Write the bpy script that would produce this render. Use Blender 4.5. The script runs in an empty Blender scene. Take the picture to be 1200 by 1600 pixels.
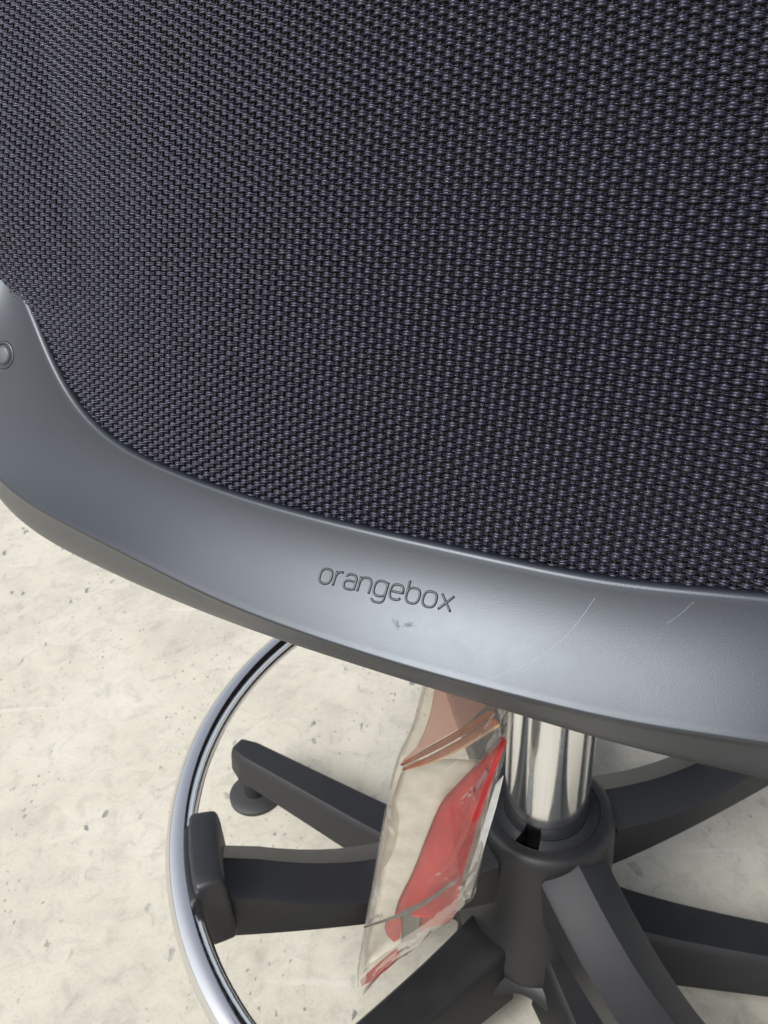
import bpy, bmesh, math, random
import numpy as np
from mathutils import Vector, Matrix
from mathutils.bvhtree import BVHTree

R_ = math.radians
scene = bpy.context.scene
col = scene.collection

# ------------------------------------------------------------------ camera
CAM_H = 0.61
cam_d = bpy.data.cameras.new('camera')
cam = bpy.data.objects.new('camera', cam_d)
col.objects.link(cam)
scene.camera = cam
pitch, roll = R_(31.6), R_(-3.4)
fw = Vector((0, math.cos(pitch), -math.sin(pitch)))
up0 = Vector((0, math.sin(pitch), math.cos(pitch)))
rt0 = Vector((1, 0, 0))
rt = rt0 * math.cos(roll) + up0 * math.sin(roll)
up = -rt0 * math.sin(roll) + up0 * math.cos(roll)
cam.matrix_world = Matrix(((rt.x, up.x, -fw.x, 0), (rt.y, up.y, -fw.y, 0), (rt.z, up.z, -fw.z, CAM_H), (0, 0, 0, 1)))
cam_d.sensor_fit = 'VERTICAL'
cam_d.sensor_height = 24.0
cam_d.lens = 24.0 * 1300 / 1600
cam_d.clip_start = 0.01
cam_d.clip_end = 500
cam_d.dof.use_dof = True
cam_d.dof.focus_distance = 0.235
cam_d.dof.aperture_fstop = 36.0

# ------------------------------------------------------------------ light
SUN_EL, SUN_AZ = R_(50), math.atan2(-0.58, -0.68)      # the soft bright sky lies behind the camera, to its left
world = bpy.data.worlds.new('World')
scene.world = world
world.use_nodes = True
wn = world.node_tree
bg = wn.nodes['Background']
sky = wn.nodes.new('ShaderNodeTexSky')
sky.sky_type = 'NISHITA'
sky.sun_disc = False
sky.sun_elevation = SUN_EL
sky.sun_rotation = math.pi / 2 - SUN_AZ
sky.air_density = 1.0
sky.dust_density = 4.0
sky.ozone_density = 1.0
hs = wn.nodes.new('ShaderNodeHueSaturation')          # thin even cloud: a paler sky
hs.inputs['Saturation'].default_value = 0.38
wn.links.new(sky.outputs[0], hs.inputs['Color'])
wn.links.new(hs.outputs[0], bg.inputs[0])
bg.inputs[1].default_value = 0.13
sun_d = bpy.data.lights.new('sun', 'SUN')
sun_d.energy = 1.5
sun_d.angle = R_(24)
sun_d.color = (0.97, 0.985, 1.0)
sun = bpy.data.objects.new('sun', sun_d)
col.objects.link(sun)
sd = Vector((math.cos(SUN_EL) * math.cos(SUN_AZ), math.cos(SUN_EL) * math.sin(SUN_AZ), math.sin(SUN_EL)))
sun.rotation_euler = sd.to_track_quat('Z', 'Y').to_euler()
scene.view_settings.view_transform = 'Standard'
scene.view_settings.look = 'None'
scene.view_settings.gamma = 1.0
scene.view_settings.use_curve_mapping = False
scene.view_settings.exposure = 0.67

# ------------------------------------------------------------------ materials
def mat(name):
    m = bpy.data.materials.new(name)
    m.use_nodes = True
    nt = m.node_tree
    return m, nt, nt.nodes['Principled BSDF']

def N(nt, kind, **kw):
    n = nt.nodes.new(kind)
    for k, v in kw.items():
        setattr(n, k, v)
    return n

def noise(nt, scale, detail=4, rough=0.55, vec=None, dist=0.0):
    n = N(nt, 'ShaderNodeTexNoise')
    n.inputs['Scale'].default_value = scale
    n.inputs['Detail'].default_value = detail
    n.inputs['Roughness'].default_value = rough
    n.inputs['Distortion'].default_value = dist
    if vec is not None:
        nt.links.new(vec, n.inputs['Vector'])
    return n

def ramp(nt, fac, stops):
    r = N(nt, 'ShaderNodeValToRGB')
    el = r.color_ramp.elements
    while len(el) < len(stops):
        el.new(0.5)
    for e, (p, c) in zip(el, stops):
        e.position = p
        e.color = c if len(c) == 4 else (*c, 1)
    nt.links.new(fac, r.inputs[0])
    return r

def mixc(nt, fac, a, b, mode='MIX'):
    m = N(nt, 'ShaderNodeMix', data_type='RGBA', blend_type=mode)
    for sock, v in ((m.inputs[0], fac), (m.inputs[6], a), (m.inputs[7], b)):
        if hasattr(v, 'is_linked'):
            nt.links.new(v, sock)
        elif isinstance(v, (int, float)):
            sock.default_value = v
        else:
            sock.default_value = (*v, 1) if len(v) == 3 else v
    return m.outputs[2]

def bump(nt, bsdf, height, strength, dist):
    b = N(nt, 'ShaderNodeBump')
    b.inputs['Strength'].default_value = strength
    b.inputs['Distance'].default_value = dist
    nt.links.new(height, b.inputs['Height'])
    nt.links.new(b.outputs[0], bsdf.inputs['Normal'])
    return b

def objcoord(nt):
    return N(nt, 'ShaderNodeTexCoord').outputs['Object']

def math_node(nt, op, a, b=None, clamp=False):
    m = N(nt, 'ShaderNodeMath', operation=op, use_clamp=clamp)
    for i, v in enumerate((a, b)):
        if v is None:
            continue
        if hasattr(v, 'is_linked'):
            nt.links.new(v, m.inputs[i])
        else:
            m.inputs[i].default_value = v
    return m.outputs[0]

def plastic(name, colr, rough, spec=0.5, grain=4000, gstr=0.12, mott=0.0):
    m, nt, b = mat(name)
    oc = objcoord(nt)
    n1 = noise(nt, grain, 2, 0.5, oc)
    n2 = noise(nt, 60, 4, 0.6, oc)
    c = ramp(nt, n2.outputs[0], [(0.3, tuple(x * (1 - mott) for x in colr)), (0.7, tuple(x * (1 + mott) for x in colr))])
    nt.links.new(c.outputs[0], b.inputs['Base Color'])
    rr = ramp(nt, n2.outputs[0], [(0.3, (rough * .93,) * 3), (0.7, (rough * 1.07,) * 3)])
    nt.links.new(rr.outputs[0], b.inputs['Roughness'])
    b.inputs['Specular IOR Level'].default_value = spec
    bump(nt, b, n1.outputs[0], gstr, 0.0002)
    return m

def bar_material(smudge):
    m, nt, b = mat('satin_grey_plastic')
    oc = objcoord(nt)
    g = noise(nt, 3200, 2, 0.6, oc)
    wv = noise(nt, 26, 5, 0.6, oc)
    mpf = N(nt, 'ShaderNodeMapping')
    mpf.inputs['Rotation'].default_value = (0.3, 0.5, 0.4)
    mpf.inputs['Scale'].default_value = (1.0, 1.0, 1.6)
    nt.links.new(oc, mpf.inputs[0])
    fine = noise(nt, 130, 7, 0.72, mpf.outputs[0], 0.8)
    base = ramp(nt, wv.outputs[0], [(0.3, (0.007, 0.0085, 0.012)), (0.7, (0.010, 0.0115, 0.015))])
    # rubbed smudge under the lettering
    vd = N(nt, 'ShaderNodeVectorMath', operation='DISTANCE')
    nt.links.new(oc, vd.inputs[0])
    vd.inputs[1].default_value = smudge
    k = N(nt, 'ShaderNodeMapRange')
    k.inputs[1].default_value = 0.0005
    k.inputs[2].default_value = 0.0040
    k.inputs[3].default_value = 1.0
    k.inputs[4].default_value = 0.0
    nt.links.new(vd.outputs['Value'], k.inputs[0])
    sm = noise(nt, 420, 3, 0.6, oc)
    smk = ramp(nt, sm.outputs[0], [(0.50, (0, 0, 0)), (0.66, (1, 1, 1))])
    fac = math_node(nt, 'MULTIPLY', k.outputs[0], smk.outputs[0])
    c = mixc(nt, fac, base.outputs[0], (0.012, 0.012, 0.016))
    nt.links.new(c, b.inputs['Base Color'])
    rr = ramp(nt, fine.outputs[0], [(0.28, (0.36,) * 3), (0.72, (0.385,) * 3)])
    rr2 = mixc(nt, math_node(nt, 'MULTIPLY', fac, 0.6), rr.outputs[0], (0.8, 0.8, 0.8))
    nt.links.new(rr2, b.inputs['Roughness'])
    b.inputs['Specular IOR Level'].default_value = 0.80
    b.inputs['Specular Tint'].default_value = (0.86, 0.93, 1.0, 1)
    bump(nt, b, g.outputs[0], 0.14, 0.0002)
    return m

def yarn_material(name, colr, rough, spec):
    m, nt, b = mat(name)
    oc = objcoord(nt)
    n1 = noise(nt, 900, 3, 0.6, oc)
    n2 = noise(nt, 9000, 2, 0.5, oc)
    c = ramp(nt, n1.outputs[0], [(0.3, tuple(x * .65 for x in colr)), (0.7, tuple(x * 1.4 for x in colr))])
    nt.links.new(c.outputs[0], b.inputs['Base Color'])
    b.inputs['Roughness'].default_value = rough
    b.inputs['Specular IOR Level'].default_value = spec
    b.inputs['Specular Tint'].default_value = (0.77, 0.80, 1.0, 1)
    b.inputs['Sheen Weight'].default_value = 0.12
    b.inputs['Sheen Roughness'].default_value = 0.4
    bump(nt, b, n2.outputs[0], 0.35, 0.0002)
    return m

def chrome_material(name='polished_chrome', r0=0.07, r1=0.15, tint=(0.74, 0.745, 0.75)):
    m, nt, b = mat(name)
    oc = objcoord(nt)
    n = noise(nt, 300, 4, 0.6, oc)
    b.inputs['Metallic'].default_value = 1
    b.inputs['Base Color'].default_value = (*tint, 1)
    rr = ramp(nt, n.outputs[0], [(0.35, (r0,) * 3), (0.7, (r1,) * 3)])
    nt.links.new(rr.outputs[0], b.inputs['Roughness'])
    n2 = noise(nt, 45, 3, 0.5, oc)
    bump(nt, b, n2.outputs[0], 0.03, 0.002)
    return m

def floor_material():
    m, nt, b = mat('cream_concrete')
    oc = objcoord(nt)
    big = noise(nt, 5.5, 6, 0.62, oc, 0.3)
    mid = noise(nt, 46, 9, 0.74, oc, 0.8)
    fin = noise(nt, 420, 5, 0.75, oc)
    c1 = ramp(nt, big.outputs[0], [(0.28, (0.375, 0.352, 0.298)), (0.5, (0.49, 0.460, 0.382)), (0.70, (0.55, 0.522, 0.445))])
    c2 = ramp(nt, mid.outputs[0], [(0.32, (0.74, 0.735, 0.73)), (0.48, (0.98, 0.98, 0.98)), (0.70, (1.10, 1.095, 1.08))])
    c = mixc(nt, 0.85, c1.outputs[0], c2.outputs[0], 'MULTIPLY')
    c3 = ramp(nt, fin.outputs[0], [(0.28, (0.86, 0.86, 0.86)), (0.5, (1, 1, 1)), (0.75, (1.05, 1.05, 1.04))])
    c = mixc(nt, 0.8, c, c3.outputs[0], 'MULTIPLY')
    # chipped dark flecks in clusters
    def flecks(scale, lo, hi, clus_scale, clo, chi, seed):
        mp = N(nt, 'ShaderNodeMapping')
        mp.inputs['Location'].default_value = (seed, seed * 1.7, 0)
        mp.inputs['Scale'].default_value = (1.0, 0.62, 1.0)
        mp.inputs['Rotation'].default_value = (0, 0, 0.5 + seed)
        nt.links.new(oc, mp.inputs[0])
        wob = noise(nt, scale * 1.6, 3, 0.6, mp.outputs[0])
        add = N(nt, 'ShaderNodeVectorMath', operation='MULTIPLY_ADD')
        nt.links.new(wob.outputs['Color'], add.inputs[0])
        add.inputs[1].default_value = (0.9 / scale,) * 3
        nt.links.new(mp.outputs[0], add.inputs[2])
        v = N(nt, 'ShaderNodeTexVoronoi')
        v.inputs['Scale'].default_value = scale
        nt.links.new(add.outputs[0], v.inputs['Vector'])
        sp = ramp(nt, v.outputs['Distance'], [(lo, (1, 1, 1)), (hi, (0, 0, 0))])
        rnd = N(nt, 'ShaderNodeSeparateColor')
        nt.links.new(v.outputs['Color'], rnd.inputs[0])
        pick = ramp(nt, rnd.outputs[0], [(0.46, (0, 0, 0)), (0.54, (1, 1, 1))])
        cl = noise(nt, clus_scale, 3, 0.6, mp.outputs[0])
        cm = ramp(nt, cl.outputs[0], [(clo, (0, 0, 0)), (chi, (1, 1, 1))])
        return math_node(nt, 'MULTIPLY', math_node(nt, 'MULTIPLY', sp.outputs[0], pick.outputs[0]), cm.outputs[0])
    f1 = flecks(62, 0.14, 0.19, 4.5, 0.51, 0.56, 1.3)
    f2 = flecks(170, 0.16, 0.21, 6.0, 0.485, 0.57, 4.1)
    f3 = flecks(420, 0.16, 0.22, 9.0, 0.42, 0.6, 2.6)
    f = math_node(nt, 'MAXIMUM', math_node(nt, 'MAXIMUM', f1, math_node(nt, 'MULTIPLY', f2, 0.85)), math_node(nt, 'MULTIPLY', f3, 0.5))
    c = mixc(nt, math_node(nt, 'MULTIPLY', f, 0.78), c, (0.115, 0.118, 0.120))
    # faint pale scrape marks
    mp = N(nt, 'ShaderNodeMapping')
    mp.inputs['Rotation'].default_value = (0, 0, 0.45)
    mp.inputs['Scale'].default_value = (2.0, 26, 1)
    nt.links.new(oc, mp.inputs[0])
    sc = noise(nt, 2.2, 3, 0.5, mp.outputs[0], 0.2)
    sr = ramp(nt, sc.outputs[0], [(0.66, (0, 0, 0)), (0.72, (1, 1, 1))])
    c = mixc(nt, math_node(nt, 'MULTIPLY', sr.outputs[0], 0.22), c, (0.72, 0.69, 0.63))
    nt.links.new(c, b.inputs['Base Color'])
    b.inputs['Roughness'].default_value = 0.62
    b.inputs['Specular IOR Level'].default_value = 0.35
    h = math_node(nt, 'ADD', math_node(nt, 'MULTIPLY', mid.outputs[0], 1.0), math_node(nt, 'MULTIPLY', fin.outputs[0], 0.4))
    h = math_node(nt, 'SUBTRACT', h, math_node(nt, 'MULTIPLY', f, 0.5))
    bump(nt, b, h, 0.12, 0.0008)
    return m

M_FLOOR = floor_material()
M_STEEL = chrome_material('satin_chrome', 0.10, 0.19, (0.86, 0.87, 0.88))
M_CHROME = chrome_material()
M_BLACK = plastic('black_nylon', (0.0105, 0.0108, 0.0118), 0.46, 0.5, 2600, 0.25, 0.12)
M_SPOKE = plastic('black_moulded_plastic', (0.013, 0.0135, 0.0155), 0.42, 0.5, 3000, 0.2, 0.1)
M_DARK = plastic('black_rubber', (0.014, 0.014, 0.015), 0.6, 0.4, 2000, 0.2, 0.1)
M_GLIDE = plastic('grey_glide_plastic', (0.030, 0.030, 0.031), 0.5, 0.5, 2500, 0.2, 0.1)
M_WEFT = yarn_material('charcoal_weft_yarn', (0.0056, 0.0050, 0.0125), 0.26, 0.85)
M_WARP = yarn_material('black_warp_yarn', (0.0055, 0.0038, 0.0045), 0.5, 0.3)
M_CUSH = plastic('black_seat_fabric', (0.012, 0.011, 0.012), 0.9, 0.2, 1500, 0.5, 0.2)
M_CAP = plastic('pale_grey_cap', (0.07, 0.078, 0.09), 0.45, 0.5, 900, 0.5, 0.12)

# ------------------------------------------------------------------ object helpers
def link(name, me, m, parent=None):
    o = bpy.data.objects.new(name, me)
    col.objects.link(o)
    if m is not None and not me.materials:
        me.materials.append(m)
    if parent is not None:
        o.parent = parent
    return o

def tag(o, label=None, cat=None, group=None, kind=None):
    for k, v in (('label', label), ('category', cat), ('group', group), ('kind', kind)):
        if v:
            o[k] = v

def mesh_np(name, V, F, smooth=True):
    me = bpy.data.meshes.new(name)
    V = np.asarray(V, dtype=np.float32)
    F = np.asarray(F, dtype=np.int32)
    me.vertices.add(len(V))
    me.vertices.foreach_set('co', V.ravel())
    k = F.shape[1]
    me.loops.add(F.size)
    me.loops.foreach_set('vertex_index', F.ravel())
    me.polygons.add(len(F))
    me.polygons.foreach_set('loop_start', np.arange(0, F.size, k, dtype=np.int32))
    me.update(calc_edges=True)
    me.polygons.foreach_set('use_smooth', np.full(len(F), smooth))
    me.update()
    return me

def bm_mesh(name, bm, smooth=True, angle=None):
    bmesh.ops.recalc_face_normals(bm, faces=bm.faces[:])
    me = bpy.data.meshes.new(name)
    bm.to_mesh(me)
    bm.free()
    for p in me.polygons:
        p.use_smooth = smooth
    if smooth and angle:
        me.set_sharp_from_angle(angle=R_(angle))
    return me

def loft(rings, closed_ring=True, caps=True, closed_path=False):
    """rings: list of lists of points -> bmesh"""
    bm = bmesh.new()
    vs = [[bm.verts.new(p) for p in r] for r in rings]
    n = len(vs[0])
    m = len(vs)
    for i in range(m if closed_path else m - 1):
        a, b = vs[i], vs[(i + 1) % m]
        for j in range(n if closed_ring else n - 1):
            k = (j + 1) % n
            bm.faces.new((a[j], a[k], b[k], b[j]))
    if caps and closed_ring and not closed_path:
        bm.faces.new(vs[0])
        bm.faces.new(vs[-1])
    return bm

def lathe(profile, seg=64, axis=(0, 0, 0)):
    rings = []
    for i in range(seg):
        a = 2 * math.pi * i / seg
        rings.append([(axis[0] + r * math.cos(a), axis[1] + r * math.sin(a), z) for r, z in profile])
    return loft(rings, closed_ring=False, caps=False, closed_path=True)

def tube(path, r, sides=8, closed=False, caps=True):
    pts = [Vector(p) for p in path]
    n = len(pts)
    rings = []
    ref = None
    for i, p in enumerate(pts):
        a = pts[(i - 1) % n] if (closed or i > 0) else p
        b = pts[(i + 1) % n] if (closed or i < n - 1) else p
        t = (b - a).normalized()
        if ref is None:
            ref = t.orthogonal().normalized()
        ref = (ref - t * ref.dot(t)).normalized()
        bi = t.cross(ref)
        rr = r[i] if isinstance(r, (list, tuple)) else r
        rings.append([p + (ref * math.cos(2 * math.pi * k / sides) + bi * math.sin(2 * math.pi * k / sides)) * rr for k in range(sides)])
    return loft(rings, caps=caps, closed_path=closed)

def bevel(bm, width, seg=2, angle=30):
    bmesh.ops.recalc_face_normals(bm, faces=bm.faces[:])
    es = [e for e in bm.edges if len(e.link_faces) == 2 and e.calc_face_angle(0) > R_(angle)]
    bmesh.ops.bevel(bm, geom=es, offset=width, segments=seg, profile=0.5, affect='EDGES', clamp_overlap=True)
    return bm

def smoothcurve(pts, n):
    """Catmull-Rom resample (chord-length) of an array of points"""
    P = np.asarray(pts, float)
    d = np.r_[0, np.cumsum(np.linalg.norm(np.diff(P[:, :2], axis=0), axis=1))]
    t = np.linspace(0, d[-1], n)
    out = np.zeros((n, P.shape[1]))
    m = np.zeros_like(P)
    m[1:-1] = (P[2:] - P[:-2]) / (d[2:] - d[:-2])[:, None]
    m[0] = (P[1] - P[0]) / (d[1] - d[0])
    m[-1] = (P[-1] - P[-2]) / (d[-1] - d[-2])
    for i, x in enumerate(t):
        k = min(max(np.searchsorted(d, x) - 1, 0), len(P) - 2)
        h = d[k + 1] - d[k]
        u = (x - d[k]) / h
        out[i] = (2*u**3-3*u**2+1)*P[k] + (u**3-2*u**2+u)*h*m[k] + (-2*u**3+3*u**2)*P[k+1] + (u**3-u**2)*h*m[k+1]
    return out

# ------------------------------------------------------------------ floor
bm = bmesh.new()
bmesh.ops.create_grid(bm, x_segments=40, y_segments=40, size=60)
floor = link('floor', bm_mesh('floor', bm, False), M_FLOOR)
tag(floor, 'pale cream worn concrete floor with dark chips and scuffs', 'floor', kind='structure')

# ------------------------------------------------------------------ chair root
AX, AY = 0.092, 0.352                    # axis of the gas column
chair = bpy.data.objects.new('drafting_chair', None)
chair.location = (AX, AY, 0)
col.objects.link(chair)
tag(chair, 'black drafting chair with mesh back, grey plastic lower frame and chrome foot ring', 'chair')
INV = Matrix.Translation((-AX, -AY, 0))

def cpart(name, me, m, parent=None):
    """a part of the chair; mesh data are in world coordinates"""
    o = link(name, me, m)
    if parent is None:
        o.parent = chair
        o.matrix_parent_inverse = INV
    else:
        o.parent = parent
    return o

# ------------------------------------------------------------------ the curved back surface
BO = np.array([0.3544, 0.132, -0.0824 + CAM_H])
BR, BQ = 0.6837, -0.4
BA = np.array([0.1369, 0.324, 0.9361])
BU = np.array([0.9895, 0.0, -0.1447])
BN = np.array([0.0469, -0.946, 0.3206])

def back_normal(s, v):
    p = np.asarray(s) / BR
    nn = BU * np.sin(p)[..., None] + BN * np.cos(p)[..., None] - BA * (2 * BQ * np.asarray(v))[..., None]
    return nn / np.linalg.norm(nn, axis=-1, keepdims=True)

def back(s, v, d=0.0):
    s, v, d = np.broadcast_arrays(np.asarray(s, float), np.asarray(v, float), np.asarray(d, float))
    p = s / BR
    P = BO + BA * v[..., None] + BU * (BR * np.sin(p))[..., None] + BN * (BR * np.cos(p) - BR + BQ * v * v)[..., None]
    return P + back_normal(s, v) * d[..., None]

SC = -0.285                              # the chair's plane of symmetry on the arc
ST = [((-0.5360, -0.0020), (-0.5490, -0.0030), (-0.5600, -0.0060)),
      ((-0.5230, -0.0128), (-0.5459, -0.0233), (-0.5660, -0.0281)),
      ((-0.5142, -0.0255), (-0.5536, -0.0404), (-0.5740, -0.0500)),
      ((-0.5037, -0.0389), (-0.5507, -0.0572), (-0.5750, -0.0729)),
      ((-0.4916, -0.0485), (-0.5395, -0.0705), (-0.5660, -0.0901)),
      ((-0.4784, -0.0554), (-0.5196, -0.0801), (-0.5450, -0.0986)),
      ((-0.4609, -0.0612), (-0.4933, -0.0851), (-0.5175, -0.1043)),
      ((-0.4360, -0.0648), (-0.4661, -0.0881), (-0.4894, -0.1063)),
      ((-0.4114, -0.0673), (-0.4347, -0.0921), (-0.4526, -0.1088)),
      ((-0.3918, -0.0685), (-0.4086, -0.0963), (-0.4205, -0.1105)),
      ((-0.3696, -0.0693), (-0.3804, -0.0988), (-0.3915, -0.1117)),
      ((-0.3495, -0.0698), (-0.3556, -0.1001), (-0.3638, -0.1124)),
      ((-0.3291, -0.0703), (-0.3333, -0.1012), (-0.3390, -0.1136)),
      ((-0.3135, -0.0709), (-0.3129, -0.1011), (-0.3163, -0.1142)),
      ((-0.2972, -0.0711), (-0.2939, -0.1019), (-0.2943, -0.1162)),
      ((-0.2820, -0.0703), (-0.2739, -0.1009), (-0.2712, -0.1166)),
      ((-0.2607, -0.0678), (-0.2560, -0.0986), (-0.2510, -0.1168)),
      ((-0.2367, -0.0674), (-0.2360, -0.0988), (-0.2330, -0.1174))]
MIR = [tuple((2 * SC - a, b) for a, b in st) for st in reversed(ST[:10])]
ALLST = np.array([[c for p in st for c in p] for st in ST + MIR])
TC = smoothcurve(ALLST[:, 0:2], 260)
# resample C and B with the same parameter as T
def resample_like(n):
    d = np.r_[0, np.cumsum(np.linalg.norm(np.diff(ALLST[:, 2:4], axis=0), axis=1))]
    full = np.c_[d, np.zeros(len(d)), ALLST]
    return smoothcurve(full, n)[:, 2:]
STN = resample_like(300)
_k = np.exp(-0.5 * (np.arange(-18, 19) / 6.5) ** 2)
_k /= _k.sum()
_pad = np.concatenate([2 * STN[:1] - STN[18:0:-1], STN, 2 * STN[-1:] - STN[-2:-20:-1]])
STN = np.stack([np.convolve(_pad[:, c], _k, 'valid') for c in range(6)], axis=1)
T_, C_, B_ = STN[:, 0:2], STN[:, 2:4], STN[:, 4:6]
T_S, T_V = TC[np.argsort(TC[:, 0])].T

def bar_profile(T, C, B, end):
    """one closed section of the lower frame: (s, v, d) triples, inner lip -> cove -> rolled edge -> underside"""
    prof = []
    def P(base, d):
        prof.append((base[0], base[1], d))
    inw = (T - C) / max(np.linalg.norm(T - C), 1e-6)
    P(T - inw * 0.0010, -0.006)
    P(T, 0.0002)
    P(T, 0.0014)
    P(T - inw * 0.0003, 0.0021)
    P(T - inw * 0.0009, 0.0028)
    P(T - inw * 0.0014, 0.0031)
    for t in np.linspace(0.06, 0.985, 22):
        P(T + (C - T) * t, 0.0031 + 0.0138 * t ** 1.7)
    rl = [(1.0, 0.0, 0.01675), (1.006, 0.02, 0.01660), (1.004, 0.05, 0.0161), (1.0, 0.09, 0.0154), (1.0, 0.20, 0.0140), (1.0, 0.40, 0.0113), (1.0, 0.62, 0.0085),
          (1.0, 0.86, 0.0051), (1.0, 0.97, 0.0030), (1.0, 1.0, 0.0005)]
    for a, b, d in rl:
        P(T + (C - T) * a + (B - C) * b, d)
    P(B + (C - B) * 0.1, -0.003)
    P(B + (C - B) * 0.4, -0.007)
    return np.array(prof)

rings = []
nst = len(T_)
for i in range(nst):
    pr = bar_profile(T_[i], C_[i], B_[i], 0)
    # round the free ends of the bracket
    e = min(i, nst - 1 - i) / 16.0
    if e < 1:
        k = math.sqrt(max(1 - (1 - e) ** 2, 0.0))
        pr[:, 2] = -0.006 + (pr[:, 2] + 0.006) * (0.86 + 0.14 * k)
    rings.append(back(pr[:, 0], pr[:, 1], pr[:, 2]))
bm = loft([[tuple(p) for p in r] for r in rings])
bar_me = bm_mesh('lower_frame', bm, True, 62)
sm_pt = back(-0.3475, -0.0912, 0.0105)
M_BAR = bar_material(tuple(sm_pt))
bar_o = cpart('lower_frame', bar_me, M_BAR)
tag(bar_o, 'satin grey plastic lower frame of the backrest with raised lettering')
bvh = BVHTree.FromPolygons([v.co.copy() for v in bar_me.vertices], [tuple(p.vertices) for p in bar_me.polygons])

def on_bar(s, v, lift=0.0):
    o = Vector(back(s, v, 0.05))
    n = Vector(back_normal(np.array(s), np.array(v)))
    hit, nor, _, _ = bvh.ray_cast(o, -n)
    if hit is None:
        hit, nor = Vector(back(s, v, 0.008)), n
    if nor.dot(n) < 0:
        nor = -nor
    return hit + nor * lift, nor

# raised lettering, one mesh per letter
def arc(cx, cy, rx, ry, a0, a1, n=14):
    return [(cx + rx * math.cos(R_(a0 + (a1 - a0) * i / n)), cy + ry * math.sin(R_(a0 + (a1 - a0) * i / n))) for i in range(n + 1)]

def sup(cx, cy, rx, ry, a0, a1, n=22, p=2.6):
    out = []
    for i in range(n + 1):
        a = R_(a0 + (a1 - a0) * i / n)
        c, s = math.cos(a), math.sin(a)
        out.append((cx + rx * math.copysign(abs(c) ** (2 / p), c), cy + ry * math.copysign(abs(s) ** (2 / p), s)))
    return out

GLY = {
    'o': (1.0, [sup(.5, .5, .5, .5, 0, 360, 30)]),
    'r': (0.55, [[(0, 0), (0, 1)], [(0, .62)] + sup(.5, .5, .5, .5, 165, 88, 8)]),
    'a': (0.92, [[(.06, .80)] + sup(.46, .55, .46, .45, 150, 0, 14) + [(.92, 0)], sup(.46, .28, .46, .28, 0, 360, 24)]),
    'n': (0.94, [[(0, 0), (0, 1)], [(0, .55)] + sup(.47, .52, .47, .48, 180, 0, 16) + [(.94, 0)]]),
    'g': (1.0, [sup(.5, .5, .5, .5, 0, 360, 30), [(1.0, 1.0), (1.0, -.05)] + sup(.5, -.05, .5, .36, 0, -155, 14)]),
    'e': (1.0, [[(.02, .50), (1.0, .50)] + sup(.5, .5, .5, .5, 0, 322, 28)]),
    'b': (1.0, [[(0, 1.42), (0, .5)], sup(.5, .5, .5, .5, 0, 360, 30)]),
    'x': (0.92, [[(0, 1), (.92, 0)], [(.92, 1), (0, 0)]]),
}
XH, GAP = 0.00378, 0.30
s_cur = -0.3762
for ch in 'orangebox':
    w, strokes = GLY[ch]
    bm = bmesh.new()
    for st in strokes:
        dense = []
        for (x0, y0), (x1, y1) in zip(st[:-1], st[1:]):
            k = max(1, int(math.hypot(x1 - x0, y1 - y0) / 0.12))
            dense += [(x0 + (x1 - x0) * i / k, y0 + (y1 - y0) * i / k) for i in range(k)]
        dense.append(st[-1])
        pts = []
        for x, y in dense:
            ss = s_cur + (x + (y - .5) * 0.03) * XH
            vv = -0.0846 + (y - .5) * XH * 1.02
            hit, nor = on_bar(ss, vv, 0.00002)
            pts.append(hit)
        closed = (Vector(pts[0]) - Vector(pts[-1])).length < 1e-5
        if closed:
            pts = pts[:-1]
        b2 = tube(pts, 0.00036, 8, closed)
        tm = bpy.data.meshes.new('t')
        b2.to_mesh(tm)
        b2.free()
        bm.from_mesh(tm)
        bpy.data.meshes.remove(tm)
    cpart('letter', bm_mesh('letter', bm), M_BAR, bar_o)
    s_cur += (w + GAP) * XH

# screw cap on the bracket's upright end
hit, nor = on_bar(-0.5318, -0.0350)
q = nor.to_track_quat('Z', 'Y').to_matrix().to_4x4()
prof = [(0.0, 0.0010), (0.0022, 0.0010), (0.0031, 0.0008), (0.0035, 0.0001), (0.0036, -0.0012)]
bm = lathe(prof, 32)
bmesh.ops.transform(bm, matrix=Matrix.Translation(hit) @ q, verts=bm.verts[:])
cpart('screw_cap', bm_mesh('screw_cap', bm), M_CAP, bar_o)
prof = [(0.0038, -0.0014), (0.0040, 0.0002), (0.0046, 0.0006), (0.0052, 0.0003), (0.0057, -0.0010)]
bm = lathe(prof, 32)
bmesh.ops.transform(bm, matrix=Matrix.Translation(hit) @ q, verts=bm.verts[:])
cpart('screw_collar', bm_mesh('screw_collar', bm), M_BAR, bar_o)

# long hairline scratch
scr, snt, sb = mat('scuffed_plastic')
sb.inputs['Base Color'].default_value = (0.36, 0.39, 0.42, 1)
sb.inputs['Roughness'].default_value = 0.55
for path, rad in (([(-.2996, -.0764), (-.3032, -.0841), (-.3072, -.0894), (-.3137, -.0950), (-.3215, -.0992)], 0.00004),
                  ([(-.2765, -.0730), (-.2790, -.0765), (-.2817, -.0794)], 0.000025)):
    sp = smoothcurve(path, 60)
    pts = [on_bar(a, b, -0.00001)[0] for a, b in sp]
    cpart('scratch', bm_mesh('scratch', tube(pts, rad, 5)), scr, bar_o)

# ------------------------------------------------------------------ woven mesh
PC, PR = 0.0026, 0.00142
def sstep(x, a, b):
    t = np.clip((x - a) / (b - a), 0, 1)
    return t * t * (3 - 2 * t)
def fold(s, v):
    x = (-0.492 - 0.32 * v) - s
    w = sstep(v, -0.035, 0.03)
    return 0.26 * w * 0.5 * (x + np.sqrt(x * x + 0.0025 ** 2))
rng = np.random.default_rng(7)
def keep_mask(s, v):
    tv = np.interp(s, T_S, T_V, left=-0.012, right=-0.012)
    return (v > tv - 0.007) & (v < 0.104)

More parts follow.
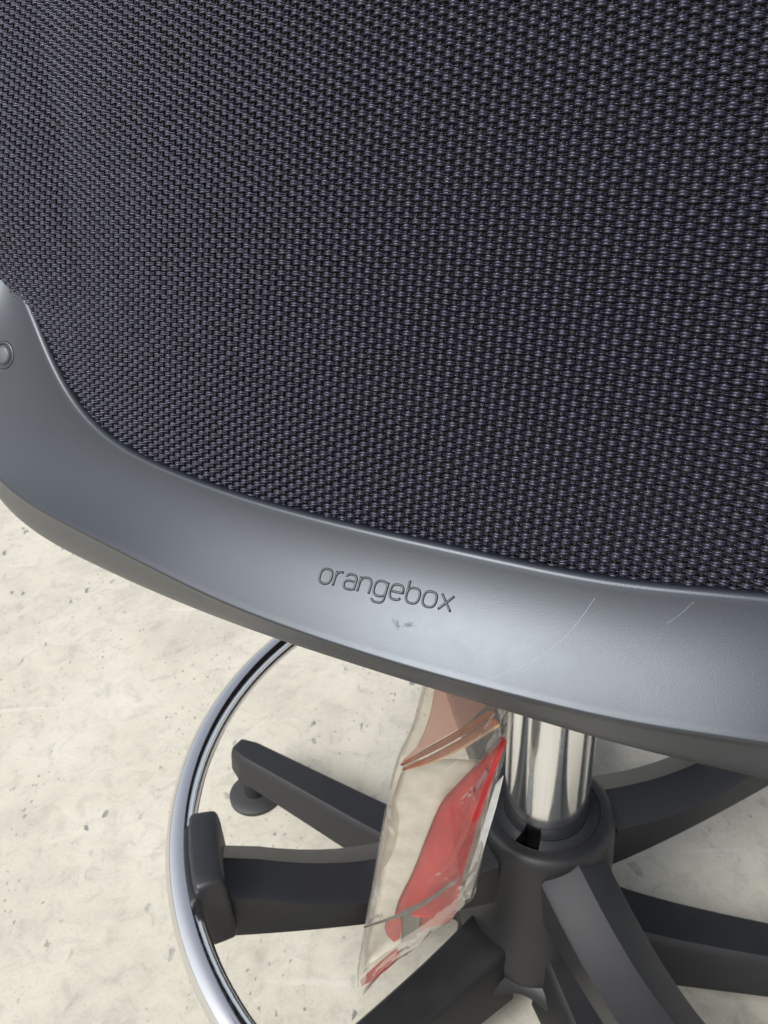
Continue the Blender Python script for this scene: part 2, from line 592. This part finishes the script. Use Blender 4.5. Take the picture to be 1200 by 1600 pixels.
def yarn_batch(S, V, D, rad_s, rad_d, sides, jit):
    """S,V,D: (yarns, samples) centre lines in back coordinates. Returns verts, quads"""
    ny, ns = S.shape
    P = back(S, V, D)
    Nn = back_normal(S, V)
    Tn = np.gradient(P, axis=1)
    Tn /= np.linalg.norm(Tn, axis=-1, keepdims=True)
    Bn = np.cross(Tn, Nn)
    Bn /= np.linalg.norm(Bn, axis=-1, keepdims=True)
    N2 = np.cross(Bn, Tn)
    a = 2 * np.pi * (np.arange(sides) + 0.5) / sides
    jr = 1 + jit * rng.standard_normal((ny, ns, 1, 1))
    Vv = P[:, :, None, :] + (Bn[:, :, None, :] * np.cos(a)[:, None] * rad_s[:, :, None, None] + N2[:, :, None, :] * np.sin(a)[:, None] * rad_d[:, :, None, None]) * jr
    idx = np.arange(ny * ns * sides).reshape(ny, ns, sides)
    m = keep_mask(S, V)
    m = m[:, :-1] & m[:, 1:]
    f = np.stack([idx[:, :-1], np.roll(idx[:, :-1], -1, 2), np.roll(idx[:, 1:], -1, 2), idx[:, 1:]], axis=-1)
    f = f[np.broadcast_to(m[:, :, None], f.shape[:3])]
    return Vv.reshape(-1, 3), f

def compact(V, F):
    used = np.zeros(len(V), bool)
    used[F.ravel()] = True
    remap = np.cumsum(used) - 1
    return V[used], remap[F]

S_LEFT, S_MID, S_RIGHT = -0.572, -0.232, -0.002
J0, J1 = int(-0.080 / PR), int(0.104 / PR)
def weave(s0, s1, spc, sides_weft, sides_warp, wpc):
    i0, i1 = int(round(s0 / PC)), int(round(s1 / PC))
    VV, FF, off = [], [], 0
    rows = np.arange(J0, J1 + 1)
    ii = np.arange(0, (i1 - i0) * spc + 1) / spc + i0          # column coordinate
    smooth_s = np.interp(np.arange(len(rows)), np.arange(0, len(rows), 6), rng.standard_normal(len(range(0, len(rows), 6)))) * 0.00010
    for k in (-1, 1):
        S = np.broadcast_to(ii * PC, (len(rows), len(ii))).copy()
        ph = np.cos(np.pi * (ii[None, :] + rows[:, None]))
        wob = 0.00005 * rng.standard_normal(S.shape)
        V = rows[:, None] * PR + smooth_s[:, None] + k * (0.00028 + 0.00006 * ph) + wob
        V = V + 0.00008 * np.sin(ii * 0.9 + rows[:, None] * 0.37) + 0.009 * (S + .3)
        over = sstep(ph, -0.15, 0.95)
        D = over * 0.00115 - 0.00035 + fold(S, V) + 0.00005 * rng.standard_normal(S.shape)
        rad = 0.00019 + 0.00024 * over
        v, f = yarn_batch(S, V, D, rad, rad, sides_weft, 0.10)
        v, f = compact(v, f)
        VV.append(v); FF.append(f + off); off += len(v)
    weft = (np.concatenate(VV), np.concatenate(FF))
    cols = np.arange(i0, i1 + 1)
    jj = np.arange(0, (J1 - J0) * wpc + 1) / wpc + J0
    V = np.broadcast_to(jj * PR, (len(cols), len(jj))).copy()
    S = cols[:, None] * PC + 0.00006 * rng.standard_normal(V.shape)
    V = V + 0.009 * (S + .3)
    ph = -np.cos(np.pi * (jj[None, :] + cols[:, None]))
    D = ph * 0.00034 + fold(S, V) - 0.00004
    rad = 0.00040 + 0.0 * S
    v, f = yarn_batch(S, V, D, rad, rad * 0.8, sides_warp, 0.05)
    v, f = compact(v, f)
    return weft, (v, f)

w1, p1 = weave(S_LEFT, S_MID, 4, 6, 5, 3)
w2, p2 = weave(S_MID, S_RIGHT, 2, 4, 4, 2)
def joined(a, b):
    return np.concatenate([a[0], b[0]]), np.concatenate([a[1], b[1] + len(a[0])])
wv, wf = joined(w1, w2)
pv, pf = joined(p1, p2)
weft_o = cpart('mesh_fabric', mesh_np('mesh_fabric', wv, wf), M_WEFT)
tag(weft_o, 'charcoal woven mesh stretched over the backrest', kind='stuff')
warp_o = cpart('warp_yarn', mesh_np('warp_yarn', pv, pf), M_WARP, weft_o)
tag(warp_o, kind='stuff')

# glints on the yarn, built as pale dashes over a few knots
fil, fnt, fb = mat('pale_yarn_glint')
fb.inputs['Base Color'].default_value = (0.50, 0.49, 0.46, 1)
fb.inputs['Roughness'].default_value = 0.35
bm = bmesh.new()
rnd = random.Random(5)
def row_v(j, s_):
    return j * PR + 0.009 * (s_ + .3)
for (ic, jc, ni, nj, pr_) in ((-166, -40, 9, 7, 0.80), (-150, -33, 10, 9, 0.42)):
    for a_ in range(nj):
        for b_ in range(ni):
            i_ = ic - ni // 2 + b_
            j_ = jc - nj + a_ * 2 + b_
            if (i_ + j_) % 2 or rnd.random() > pr_:
                continue
            s_ = i_ * PC
            pts = []
            for u_ in (-1, -.3, .3, 1):
                ss_ = s_ + u_ * 0.00075
                vv_ = row_v(j_, ss_) + 0.00042 + u_ * 0.00022
                pts.append(tuple(back(ss_, vv_, 0.00128 - 0.00025 * u_ * u_)))
            b2 = tube(pts, 0.00009, 5)
            tm = bpy.data.meshes.new('t')
            b2.to_mesh(tm)
            b2.free()
            bm.from_mesh(tm)
            bpy.data.meshes.remove(tm)
fo = cpart('yarn_glint', bm_mesh('yarn_glint', bm), fil, weft_o)
tag(fo, kind='stuff')

# dark sheet added behind the mesh so its holes read as shade
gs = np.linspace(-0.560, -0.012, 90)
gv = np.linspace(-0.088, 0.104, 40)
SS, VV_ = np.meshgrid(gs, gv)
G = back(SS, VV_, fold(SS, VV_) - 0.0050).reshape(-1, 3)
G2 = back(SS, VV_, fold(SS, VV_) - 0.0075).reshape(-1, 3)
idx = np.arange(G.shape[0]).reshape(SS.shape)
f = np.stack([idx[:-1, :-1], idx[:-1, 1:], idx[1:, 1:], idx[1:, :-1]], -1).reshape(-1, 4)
cpart('added_dark_backing', mesh_np('added_dark_backing', np.concatenate([G, G2]), np.concatenate([f, f[:, ::-1] + len(G)])), M_CUSH)
# rails that carry the mesh
for s0 in (-0.566, 2 * SC + 0.566):
    pts = [tuple(back(s0, v, float(fold(np.array(s0), np.array(v))) - 0.0105)) for v in np.linspace(-0.05, 0.112, 30)]
    cpart('side_rail', bm_mesh('side_rail', tube(pts, 0.0085, 12)), M_BLACK)
pts = [tuple(back(s, 0.110, float(fold(np.array(s), np.array(0.11))) - 0.006)) for s in np.linspace(-0.572, 0.002, 60)]
cpart('top_rail', bm_mesh('top_rail', tube(pts, 0.0095, 12)), M_BLACK)

# ------------------------------------------------------------------ seat and mechanism (behind the mesh)
cp = back(SC, -0.09)
fx, fy = 0.38, 0.925
def seat_ring(z, gw, gd, rad=0.07):
    out = []
    cxx, cyy = cp[0] + fx * 0.30, cp[1] + fy * 0.30
    for k in range(48):
        a = 2 * math.pi * k / 48
        c, s = math.cos(a), math.sin(a)
        lx = math.copysign(abs(c) ** 0.5, c) * gw
        ly = math.copysign(abs(s) ** 0.5, s) * gd
        out.append((cxx + lx * fy + ly * fx, cyy - lx * fx + ly * fy, z))
    return out
zc = cp[2]
bm = loft([seat_ring(zc - 0.030, 0.20, 0.19), seat_ring(zc - 0.022, 0.225, 0.215), seat_ring(zc + 0.004, 0.235, 0.225), seat_ring(zc + 0.026, 0.228, 0.218), seat_ring(zc + 0.038, 0.19, 0.18)])
cpart('seat_cushion', bm_mesh('seat_cushion', bm, True, 50), M_CUSH)
bm = bmesh.new()
bmesh.ops.create_cube(bm, size=1, matrix=Matrix.Translation((AX, AY + 0.01, zc - 0.060)) @ Matrix.Diagonal((0.13, 0.20, 0.054, 1)))
bevel(bm, 0.008)
cpart('seat_mechanism', bm_mesh('seat_mechanism', bm, True, 40), M_BLACK)

# ------------------------------------------------------------------ column, hub, foot ring, base
def ax(prof, seg=72):
    return lathe(prof, seg, (AX, AY, 0))
col_me = bm_mesh('gas_column', ax([(0.0, 0.10), (0.0255, 0.10), (0.0262, 0.150), (0.0266, 0.30), (0.0266, zc - 0.06), (0.0, zc - 0.06)]), True, 40)
cpart('gas_column', col_me, M_STEEL)

hub_prof = [(0.0275, 0.120), (0.0275, 0.156), (0.0338, 0.1565), (0.0340, 0.1660), (0.0343, 0.1664), (0.0395, 0.1660), (0.0425, 0.1638), (0.0440, 0.1595), (0.0447, 0.152),
            (0.0455, 0.120), (0.0465, 0.100), (0.0480, 0.086), (0.0510, 0.074), (0.0545, 0.064), (0.0555, 0.056), (0.0535, 0.048), (0.0460, 0.038), (0.0300, 0.030), (0.0, 0.028)]
hub = cpart('hub', bm_mesh('hub', ax(hub_prof, 96), True, 48), M_BLACK)
# split lock ring round the column foot, with a notch
pts_r = []
for k in range(61):
    a = R_(-108 + 334 * k / 60)
    pts_r.append(a)
rings = []
for a in pts_r:
    c, s = math.cos(a), math.sin(a)
    rings.append([(AX + r * c, AY + r * s, z) for r, z in ((0.0264, 0.1568), (0.0339, 0.1568), (0.0339, 0.1661), (0.0337, 0.1663), (0.0268, 0.1663), (0.0264, 0.1660))])
cpart('lock_ring', bm_mesh('lock_ring', loft(rings), True, 40), M_BLACK, hub)

ring_pts = [(AX + 0.2255 * math.cos(2 * math.pi * k / 160), AY + 0.2255 * math.sin(2 * math.pi * k / 160), 0.193) for k in range(160)]
ring_o = cpart('foot_ring', bm_mesh('foot_ring', tube(ring_pts, 0.0086, 20, True)), M_CHROME)

def polar(r, a, off, z):
    c, s = math.cos(R_(a)), math.sin(R_(a))
    return (AX + r * c - off * s, AY + r * s + off * c, z)

def spoke_mesh(a):
    rings = []
    for k in range(15):
        t = k / 14
        r = 0.040 + (0.206 - 0.040) * t
        zr = 0.163 + 0.002 * t - 0.010 * math.sin(math.pi * min(t * 1.15, 1)) + 0.032 * t ** 2.6
        hw = 0.0225 - 0.0045 * t
        bot = 0.110 + 0.034 * t ** 1.6
        rings.append([polar(r, a, *p) for p in ((-hw * 0.86, bot), (-hw, zr - 0.0125), (-hw * 0.90, zr - 0.0105), (0.0, zr), (hw * 0.90, zr - 0.0105), (hw, zr - 0.0125), (hw * 0.86, bot))])
    return bm_mesh('spoke', loft(rings), True, 24)

def clamp_mesh(a):
    rings = []
    rc, zc_, hr, hz = 0.2105, 0.181, 0.0092, 0.0275
    for t, k in ((-1.0, 0.62), (-0.985, 0.80), (-0.95, 0.92), (-0.88, 0.985), (-0.6, 1.0), (0, 1.0), (0.6, 1.0), (0.88, 0.985), (0.95, 0.92), (0.985, 0.80), (1.0, 0.62)):
        ring = []
        for q_ in range(32):
            th = 2 * math.pi * q_ / 32
            c, s_ = math.cos(th), math.sin(th)
            rr = rc + math.copysign(abs(c) ** 0.28, c) * (hr - (1 - k) * 0.010)
            zz = zc_ + math.copysign(abs(s_) ** 0.28, s_) * (hz - (1 - k) * 0.010)
            ring.append(polar(rr, a + t * 7.0, 0, zz))
        rings.append(ring)
    return bm_mesh('clamp', loft(rings), True, 50)

for a in (-167, -74, 17, 103):
    sp = cpart('spoke', spoke_mesh(a), M_SPOKE, ring_o)
    cpart('clamp', clamp_mesh(a), M_SPOKE, ring_o)

def leg_mesh(a):
    rings = []
    for k in range(17):
        t = k / 16
        r = 0.045 + 0.244 * t
        top = 0.0660 - 0.006 * t + 0.012 * (1 - t) ** 6
        bot = 0.022 + 0.011 * t
        hw = 0.0245 - 0.0070 * t
        tw = 0.0145 - 0.0060 * t
        e = max(0, (t - 0.93) / 0.07)
        sq = math.sqrt(max(1 - e * e * 0.6, 0.05))
        hw *= sq
        tw *= sq
        prof = [(-hw * 0.80, bot), (-hw, bot + .007), (-tw - .0035, top - .006), (-tw - .0018, top - .0018), (-tw, top), (tw, top), (tw + .0018, top - .0018), (tw + .0035, top - .006), (hw, bot + .007), (hw * 0.80, bot)]
        rings.append([polar(r, a, o, z) for o, z in prof])
    return bm_mesh('leg', bevel(loft(rings), 0.002, 2, 55), True, 38)

LEGS = (144, 71, -14, -76, -145)
def web_r(th, k):
    d = min(abs((th - a + 180) % 360 - 180) for a in LEGS)
    return k * (0.0568 + 0.038 * max(0.0, (36.0 - d) / 36.0) ** 2.0)
rings = []
for k, z in ((0.50, 0.064), (0.68, 0.0605), (0.82, 0.057), (0.92, 0.0535), (0.98, 0.050), (1.0, 0.046), (0.94, 0.042), (0.80, 0.038), (0.5, 0.032)):
    rings.append([polar(web_r(360 * q_ / 180, k), 360 * q_ / 180, 0, z) for q_ in range(180)])
cpart('hub_web', bm_mesh('hub_web', loft(rings), True, 60), M_BLACK, hub)
for a in LEGS:
    lg = cpart('leg', leg_mesh(a), M_BLACK)
    gx, gy, _ = polar(0.276, a, 0, 0)
    bm = lathe([(0.0, 0.040), (0.0095, 0.040), (0.0100, 0.0065), (0.0150, 0.0058), (0.0210, 0.0050), (0.0238, 0.0036), (0.0238, 0.0), (0.0, 0.0)], 40, (gx, gy, 0))
    gm = bm_mesh('glide', bm, True, 40)
    gm.materials.append(M_GLIDE)
    gm.materials.append(M_DARK)
    for p in gm.polygons:
        p.material_index = 1 if p.center.z > 0.0066 else 0
    cpart('glide', gm, M_GLIDE, lg)

# ------------------------------------------------------------------ clear pouch with leaflets, hanging in front of the column
YP = 0.285
def film_material(name, tint, alpha, milky):
    m, nt, b = mat(name)
    nt.nodes.remove(b)
    out = nt.nodes['Material Output']
    tr = N(nt, 'ShaderNodeBsdfTransparent')
    tr.inputs[0].default_value = (*tint, 1)
    gl = N(nt, 'ShaderNodeBsdfGlossy')
    gl.inputs['Roughness'].default_value = 0.07
    gl.inputs['Color'].default_value = (0.9, 0.9, 0.9, 1)
    df = N(nt, 'ShaderNodeBsdfDiffuse')
    df.inputs[0].default_value = (*milky, 1)
    fr = N(nt, 'ShaderNodeLayerWeight')
    fr.inputs['Blend'].default_value = 0.12
    oc = objcoord(nt)
    n = noise(nt, 130, 3, 0.55, oc, 0.6)
    bp = N(nt, 'ShaderNodeBump')
    bp.inputs['Strength'].default_value = 0.14
    bp.inputs['Distance'].default_value = 0.002
    nt.links.new(n.outputs[0], bp.inputs['Height'])
    for q_ in (gl, fr):
        nt.links.new(bp.outputs[0], q_.inputs['Normal'])
    m1 = N(nt, 'ShaderNodeMixShader')
    m1.inputs[0].default_value = alpha
    nt.links.new(tr.outputs[0], m1.inputs[1])
    nt.links.new(df.outputs[0], m1.inputs[2])
    m2 = N(nt, 'ShaderNodeMixShader')
    nt.links.new(math_node(nt, 'MULTIPLY', fr.outputs['Fresnel'], 0.45), m2.inputs[0])
    nt.links.new(m1.outputs[0], m2.inputs[1])
    nt.links.new(gl.outputs[0], m2.inputs[2])
    nt.links.new(m2.outputs[0], out.inputs[0])
    return m

def paper_material(name, colr, transl=0.3):
    m, nt, b = mat(name)
    oc = objcoord(nt)
    n = noise(nt, 90, 4, 0.6, oc)
    c = ramp(nt, n.outputs[0], [(0.3, tuple(x * .82 for x in colr)), (0.7, tuple(min(1, x * 1.12) for x in colr))])
    nt.links.new(c.outputs[0], b.inputs['Base Color'])
    b.inputs['Roughness'].default_value = 0.5
    n2 = noise(nt, 1800, 2, 0.5, oc)
    bump(nt, b, n2.outputs[0], 0.2, 0.0003)
    return m

M_FILM = film_material('clear_plastic_film', (0.96, 0.95, 0.93), 0.04, (0.8, 0.77, 0.70))
M_PINK = film_material('pink_tinted_film', (0.86, 0.70, 0.66), 0.22, (0.55, 0.33, 0.28))
M_RED = paper_material('red_printed_card', (0.36, 0.012, 0.016))
M_REDL = paper_material('pale_red_card', (0.38, 0.04, 0.035))
M_WHITE = paper_material('white_card', (0.72, 0.71, 0.68))
M_KRAFT = paper_material('brown_folded_paper', (0.24, 0.085, 0.045))
M_KRAFTL = paper_material('tan_paper_edge', (0.50, 0.34, 0.20))
M_CREAM = paper_material('cream_card', (0.52, 0.50, 0.44))
M_GREY = paper_material('grey_strap', (0.11, 0.10, 0.09))

pouch = bpy.data.objects.new('document_pouch', None)
pouch.location = (0.02, YP, 0.09)
col.objects.link(pouch)
tag(pouch, 'crumpled clear plastic pouch holding red and white leaflets, hanging beside the chrome column', 'pouch')
PINV = Matrix.Translation((-0.02, -YP, -0.09))
def ppart(name, me, m, parent=None):
    o = link(name, me, m)
    o.parent = parent or pouch
    if parent is None:
        o.matrix_parent_inverse = PINV
    return o

def chain(pts, n):
    return smoothcurve(np.array(pts, float), n)

def strip(name, left, right, depth, m, thick=0.0004, nu=14, nv=40, parent=None):
    """a sheet between a left and a right edge line (x, z), with depth(u, t) in y; has real thickness"""
    L, Rr = chain(left, nv), chain(right, nv)
    V, F = [], []
    for side in (0, 1):
        for j in range(nv):
            for i in range(nu):
                u = i / (nu - 1)
                x, z = L[j] * (1 - u) + Rr[j] * u
                V.append((x, YP + depth(u, j / (nv - 1)) + side * thick, z))
    n1 = nu * nv
    for j in range(nv - 1):
        for i in range(nu - 1):
            a = j * nu + i
            F.append((a, a + 1, a + nu + 1, a + nu))
            F.append((n1 + a, n1 + a + nu, n1 + a + nu + 1, n1 + a + 1))
    def rim(a, b):
        F.append((a, a + n1, b + n1, b))
    for j in range(nv - 1):
        rim(j * nu, (j + 1) * nu)
        rim((j + 1) * nu + nu - 1, j * nu + nu - 1)
    for i in range(nu - 1):
        rim(i + 1, i)
        rim((nv - 1) * nu + i, (nv - 1) * nu + i + 1)
    return ppart(name, mesh_np(name, V, F), m, parent)

LE = [(.0150,.345),(.0077,.3135),(-.0003,.2921),(-.0073,.2572),(-.0199,.1828),(-.0310,.118),(-.0335,.0925)]
RE = [(.0570,.335),(.0545,.310),(.0500,.280),(.0460,.245),(.0395,.198),(.0350,.172),(-.0310,.0925)]
def crump(u, t):
    w = 0.0013 * math.sin(9 * t + 3 * u) + 0.0008 * math.sin(23 * t - 5 * u + 1)
    for kx, kt, ph, am in ((7, 17, .4, .0006), (-11, 13, 2.1, .0005), (15, 29, 4.0, .0003), (-6, 37, 1.2, .0002)):
        w += am * (1 - abs(math.sin(kx * u + kt * t + ph))) ** 3
    return w
strip('front_film', LE, RE, lambda u, t: -0.0085 * math.sin(math.pi * u) ** 0.7 - crump(u, t), M_FILM, 0.0002, 48, 150)
strip('back_film', LE, RE, lambda u, t: 0.0065 * math.sin(math.pi * u) ** 0.8 + crump(u, t), M_FILM, 0.0002, 18, 60)
# rolled seams down both edges of the pouch
for ed in (LE, [(.0570,.335),(.0545,.310),(.0500,.280),(.0460,.245),(.0395,.198),(.0350,.172)]):
    e = chain(ed, 40)
    ppart('seam', bm_mesh('seam', tube([(x, YP + 0.0004 * math.sin(k), z) for k, (x, z) in enumerate(e)], 0.0007, 6)), M_FILM)
# cream card that fills the pouch behind the red one
strip('cream_leaflet', [(.0030,.2880),(-.0050,.2572),(-.0172,.1850),(-.0235,.1450),(-.0285,.1120)], [(.0485,.2850),(.0445,.2500),(.0385,.2020),(.0330,.1740),(-.0240,.1150)], lambda u, t: 0.0015 + 0.0012 * math.sin(4 * u + 6 * t), M_CREAM, 0.0004)
# red card
red = strip('red_leaflet', [(.0515,.3040),(.0420,.2915),(.0306,.2756),(.0207,.2597),(.0129,.2351),(.0041,.2035),(-.0045,.1790),(-.0075,.1660)],
      [(.0518,.3030),(.0475,.2850),(.0438,.2680),(.0408,.2540),(.0370,.2320),(.0312,.2000),(.0285,.1780),(.0262,.1660)],
      lambda u, t: -0.0025 + 0.0016 * math.sin(5 * u + 2 * t), M_RED)
strip('red_leaflet_fold', [(-.0125,.1590),(-.0138,.1540),(-.0125,.1450),(-.0090,.1385)], [(-.0050,.1640),(-.0040,.1560),(-.0050,.1470),(-.0055,.1420)], lambda u, t: -0.001, M_REDL, parent=red)
strip('red_leaflet_fold', [(.0060,.1700),(.0062,.1580),(.0055,.1450)], [(.0290,.1740),(.0270,.1640),(.0230,.1550)], lambda u, t: -0.0005 + .001 * math.sin(4 * u), M_REDL, parent=red)
strip('red_leaflet_stripe', [(.0420,.2860),(.0360,.2660),(.0300,.2400),(.0250,.2200)], [(.0440,.2850),(.0395,.2640),(.0335,.2390),(.0275,.2190)], lambda u, t: -0.0043, M_REDL, 0.0002, parent=red)
strip('red_corner', [(-.0315,.1010),(-.0240,.1120),(-.0150,.1240),(-.0080,.1330)], [(-.0310,.0945),(-.0210,.1040),(-.0120,.1150),(-.0060,.1260)], lambda u, t: -0.0015, M_REDL, parent=red)
# white card showing along the right edge
strip('white_leaflet', [(.0478,.2720),(.0440,.2520),(.0400,.2300),(.0340,.2000),(.0312,.1780)], [(.0520,.2760),(.0488,.2540),(.0450,.2330),(.0395,.2010),(.0355,.1765)], lambda u, t: -0.003 + 0.002 * u, M_WHITE)
# brown folded papers across the top
for k, (dz, mm, dx) in enumerate(((0.0, M_KRAFT, 0), (-0.0062, M_KRAFTL, .002), (-0.0034, M_KRAFT, .001))):
    strip('folded_paper', [(.0008 + dx, .2925 + dz * .2), (.0120 + dx, .3010 + dz * .8), (.0260 + dx, .3110 + dz), (.0450 + dx, .3260 + dz)],
          [(.0010 + dx, .2910 + dz * .2), (.0140 + dx, .2980 + dz * .8), (.0280 + dx, .3072 + dz), (.0466 + dx, .3218 + dz)], lambda u, t, k=k: -0.004 - 0.0012 * k, mm, 0.0004, 6, 30)
strip('pink_film', [(.0185,.340),(.0150,.3200),(.0090,.3030),(.0015,.2930)], [(.0480,.335),(.0330,.3165),(.0190,.3060),(.0030,.2935)], lambda u, t: -0.003, M_PINK, 0.0002)
# grey strap across the card
strip('grey_band', [(-.0255,.1635),(-.0080,.1720),(.0080,.1830),(.0280,.2030)], [(-.0250,.1622),(-.0075,.1695),(.0095,.1805),(.0285,.2010)], lambda u, t: -0.006, M_GREY, 0.0005, 6, 30)
strip('grey_band', [(-.0045,.1700),(-.0040,.1560),(-.0050,.1400)], [(.0070,.1780),(.0062,.1580),(.0040,.1440)], lambda u, t: -0.0028, M_GREY, 0.0004, 6, 20)
# tie up to the seat mechanism
ppart('cable_tie', bm_mesh('cable_tie', tube([(.036, YP, .330), (.038, YP + .004, .36), (.050, YP + .012, zc - 0.055)], 0.0012, 8)), M_DARK)

# ------------------------------------------------------------------ render settings
scene.render.engine = 'CYCLES'
scene.cycles.max_bounces = 10
scene.cycles.transparent_max_bounces = 16
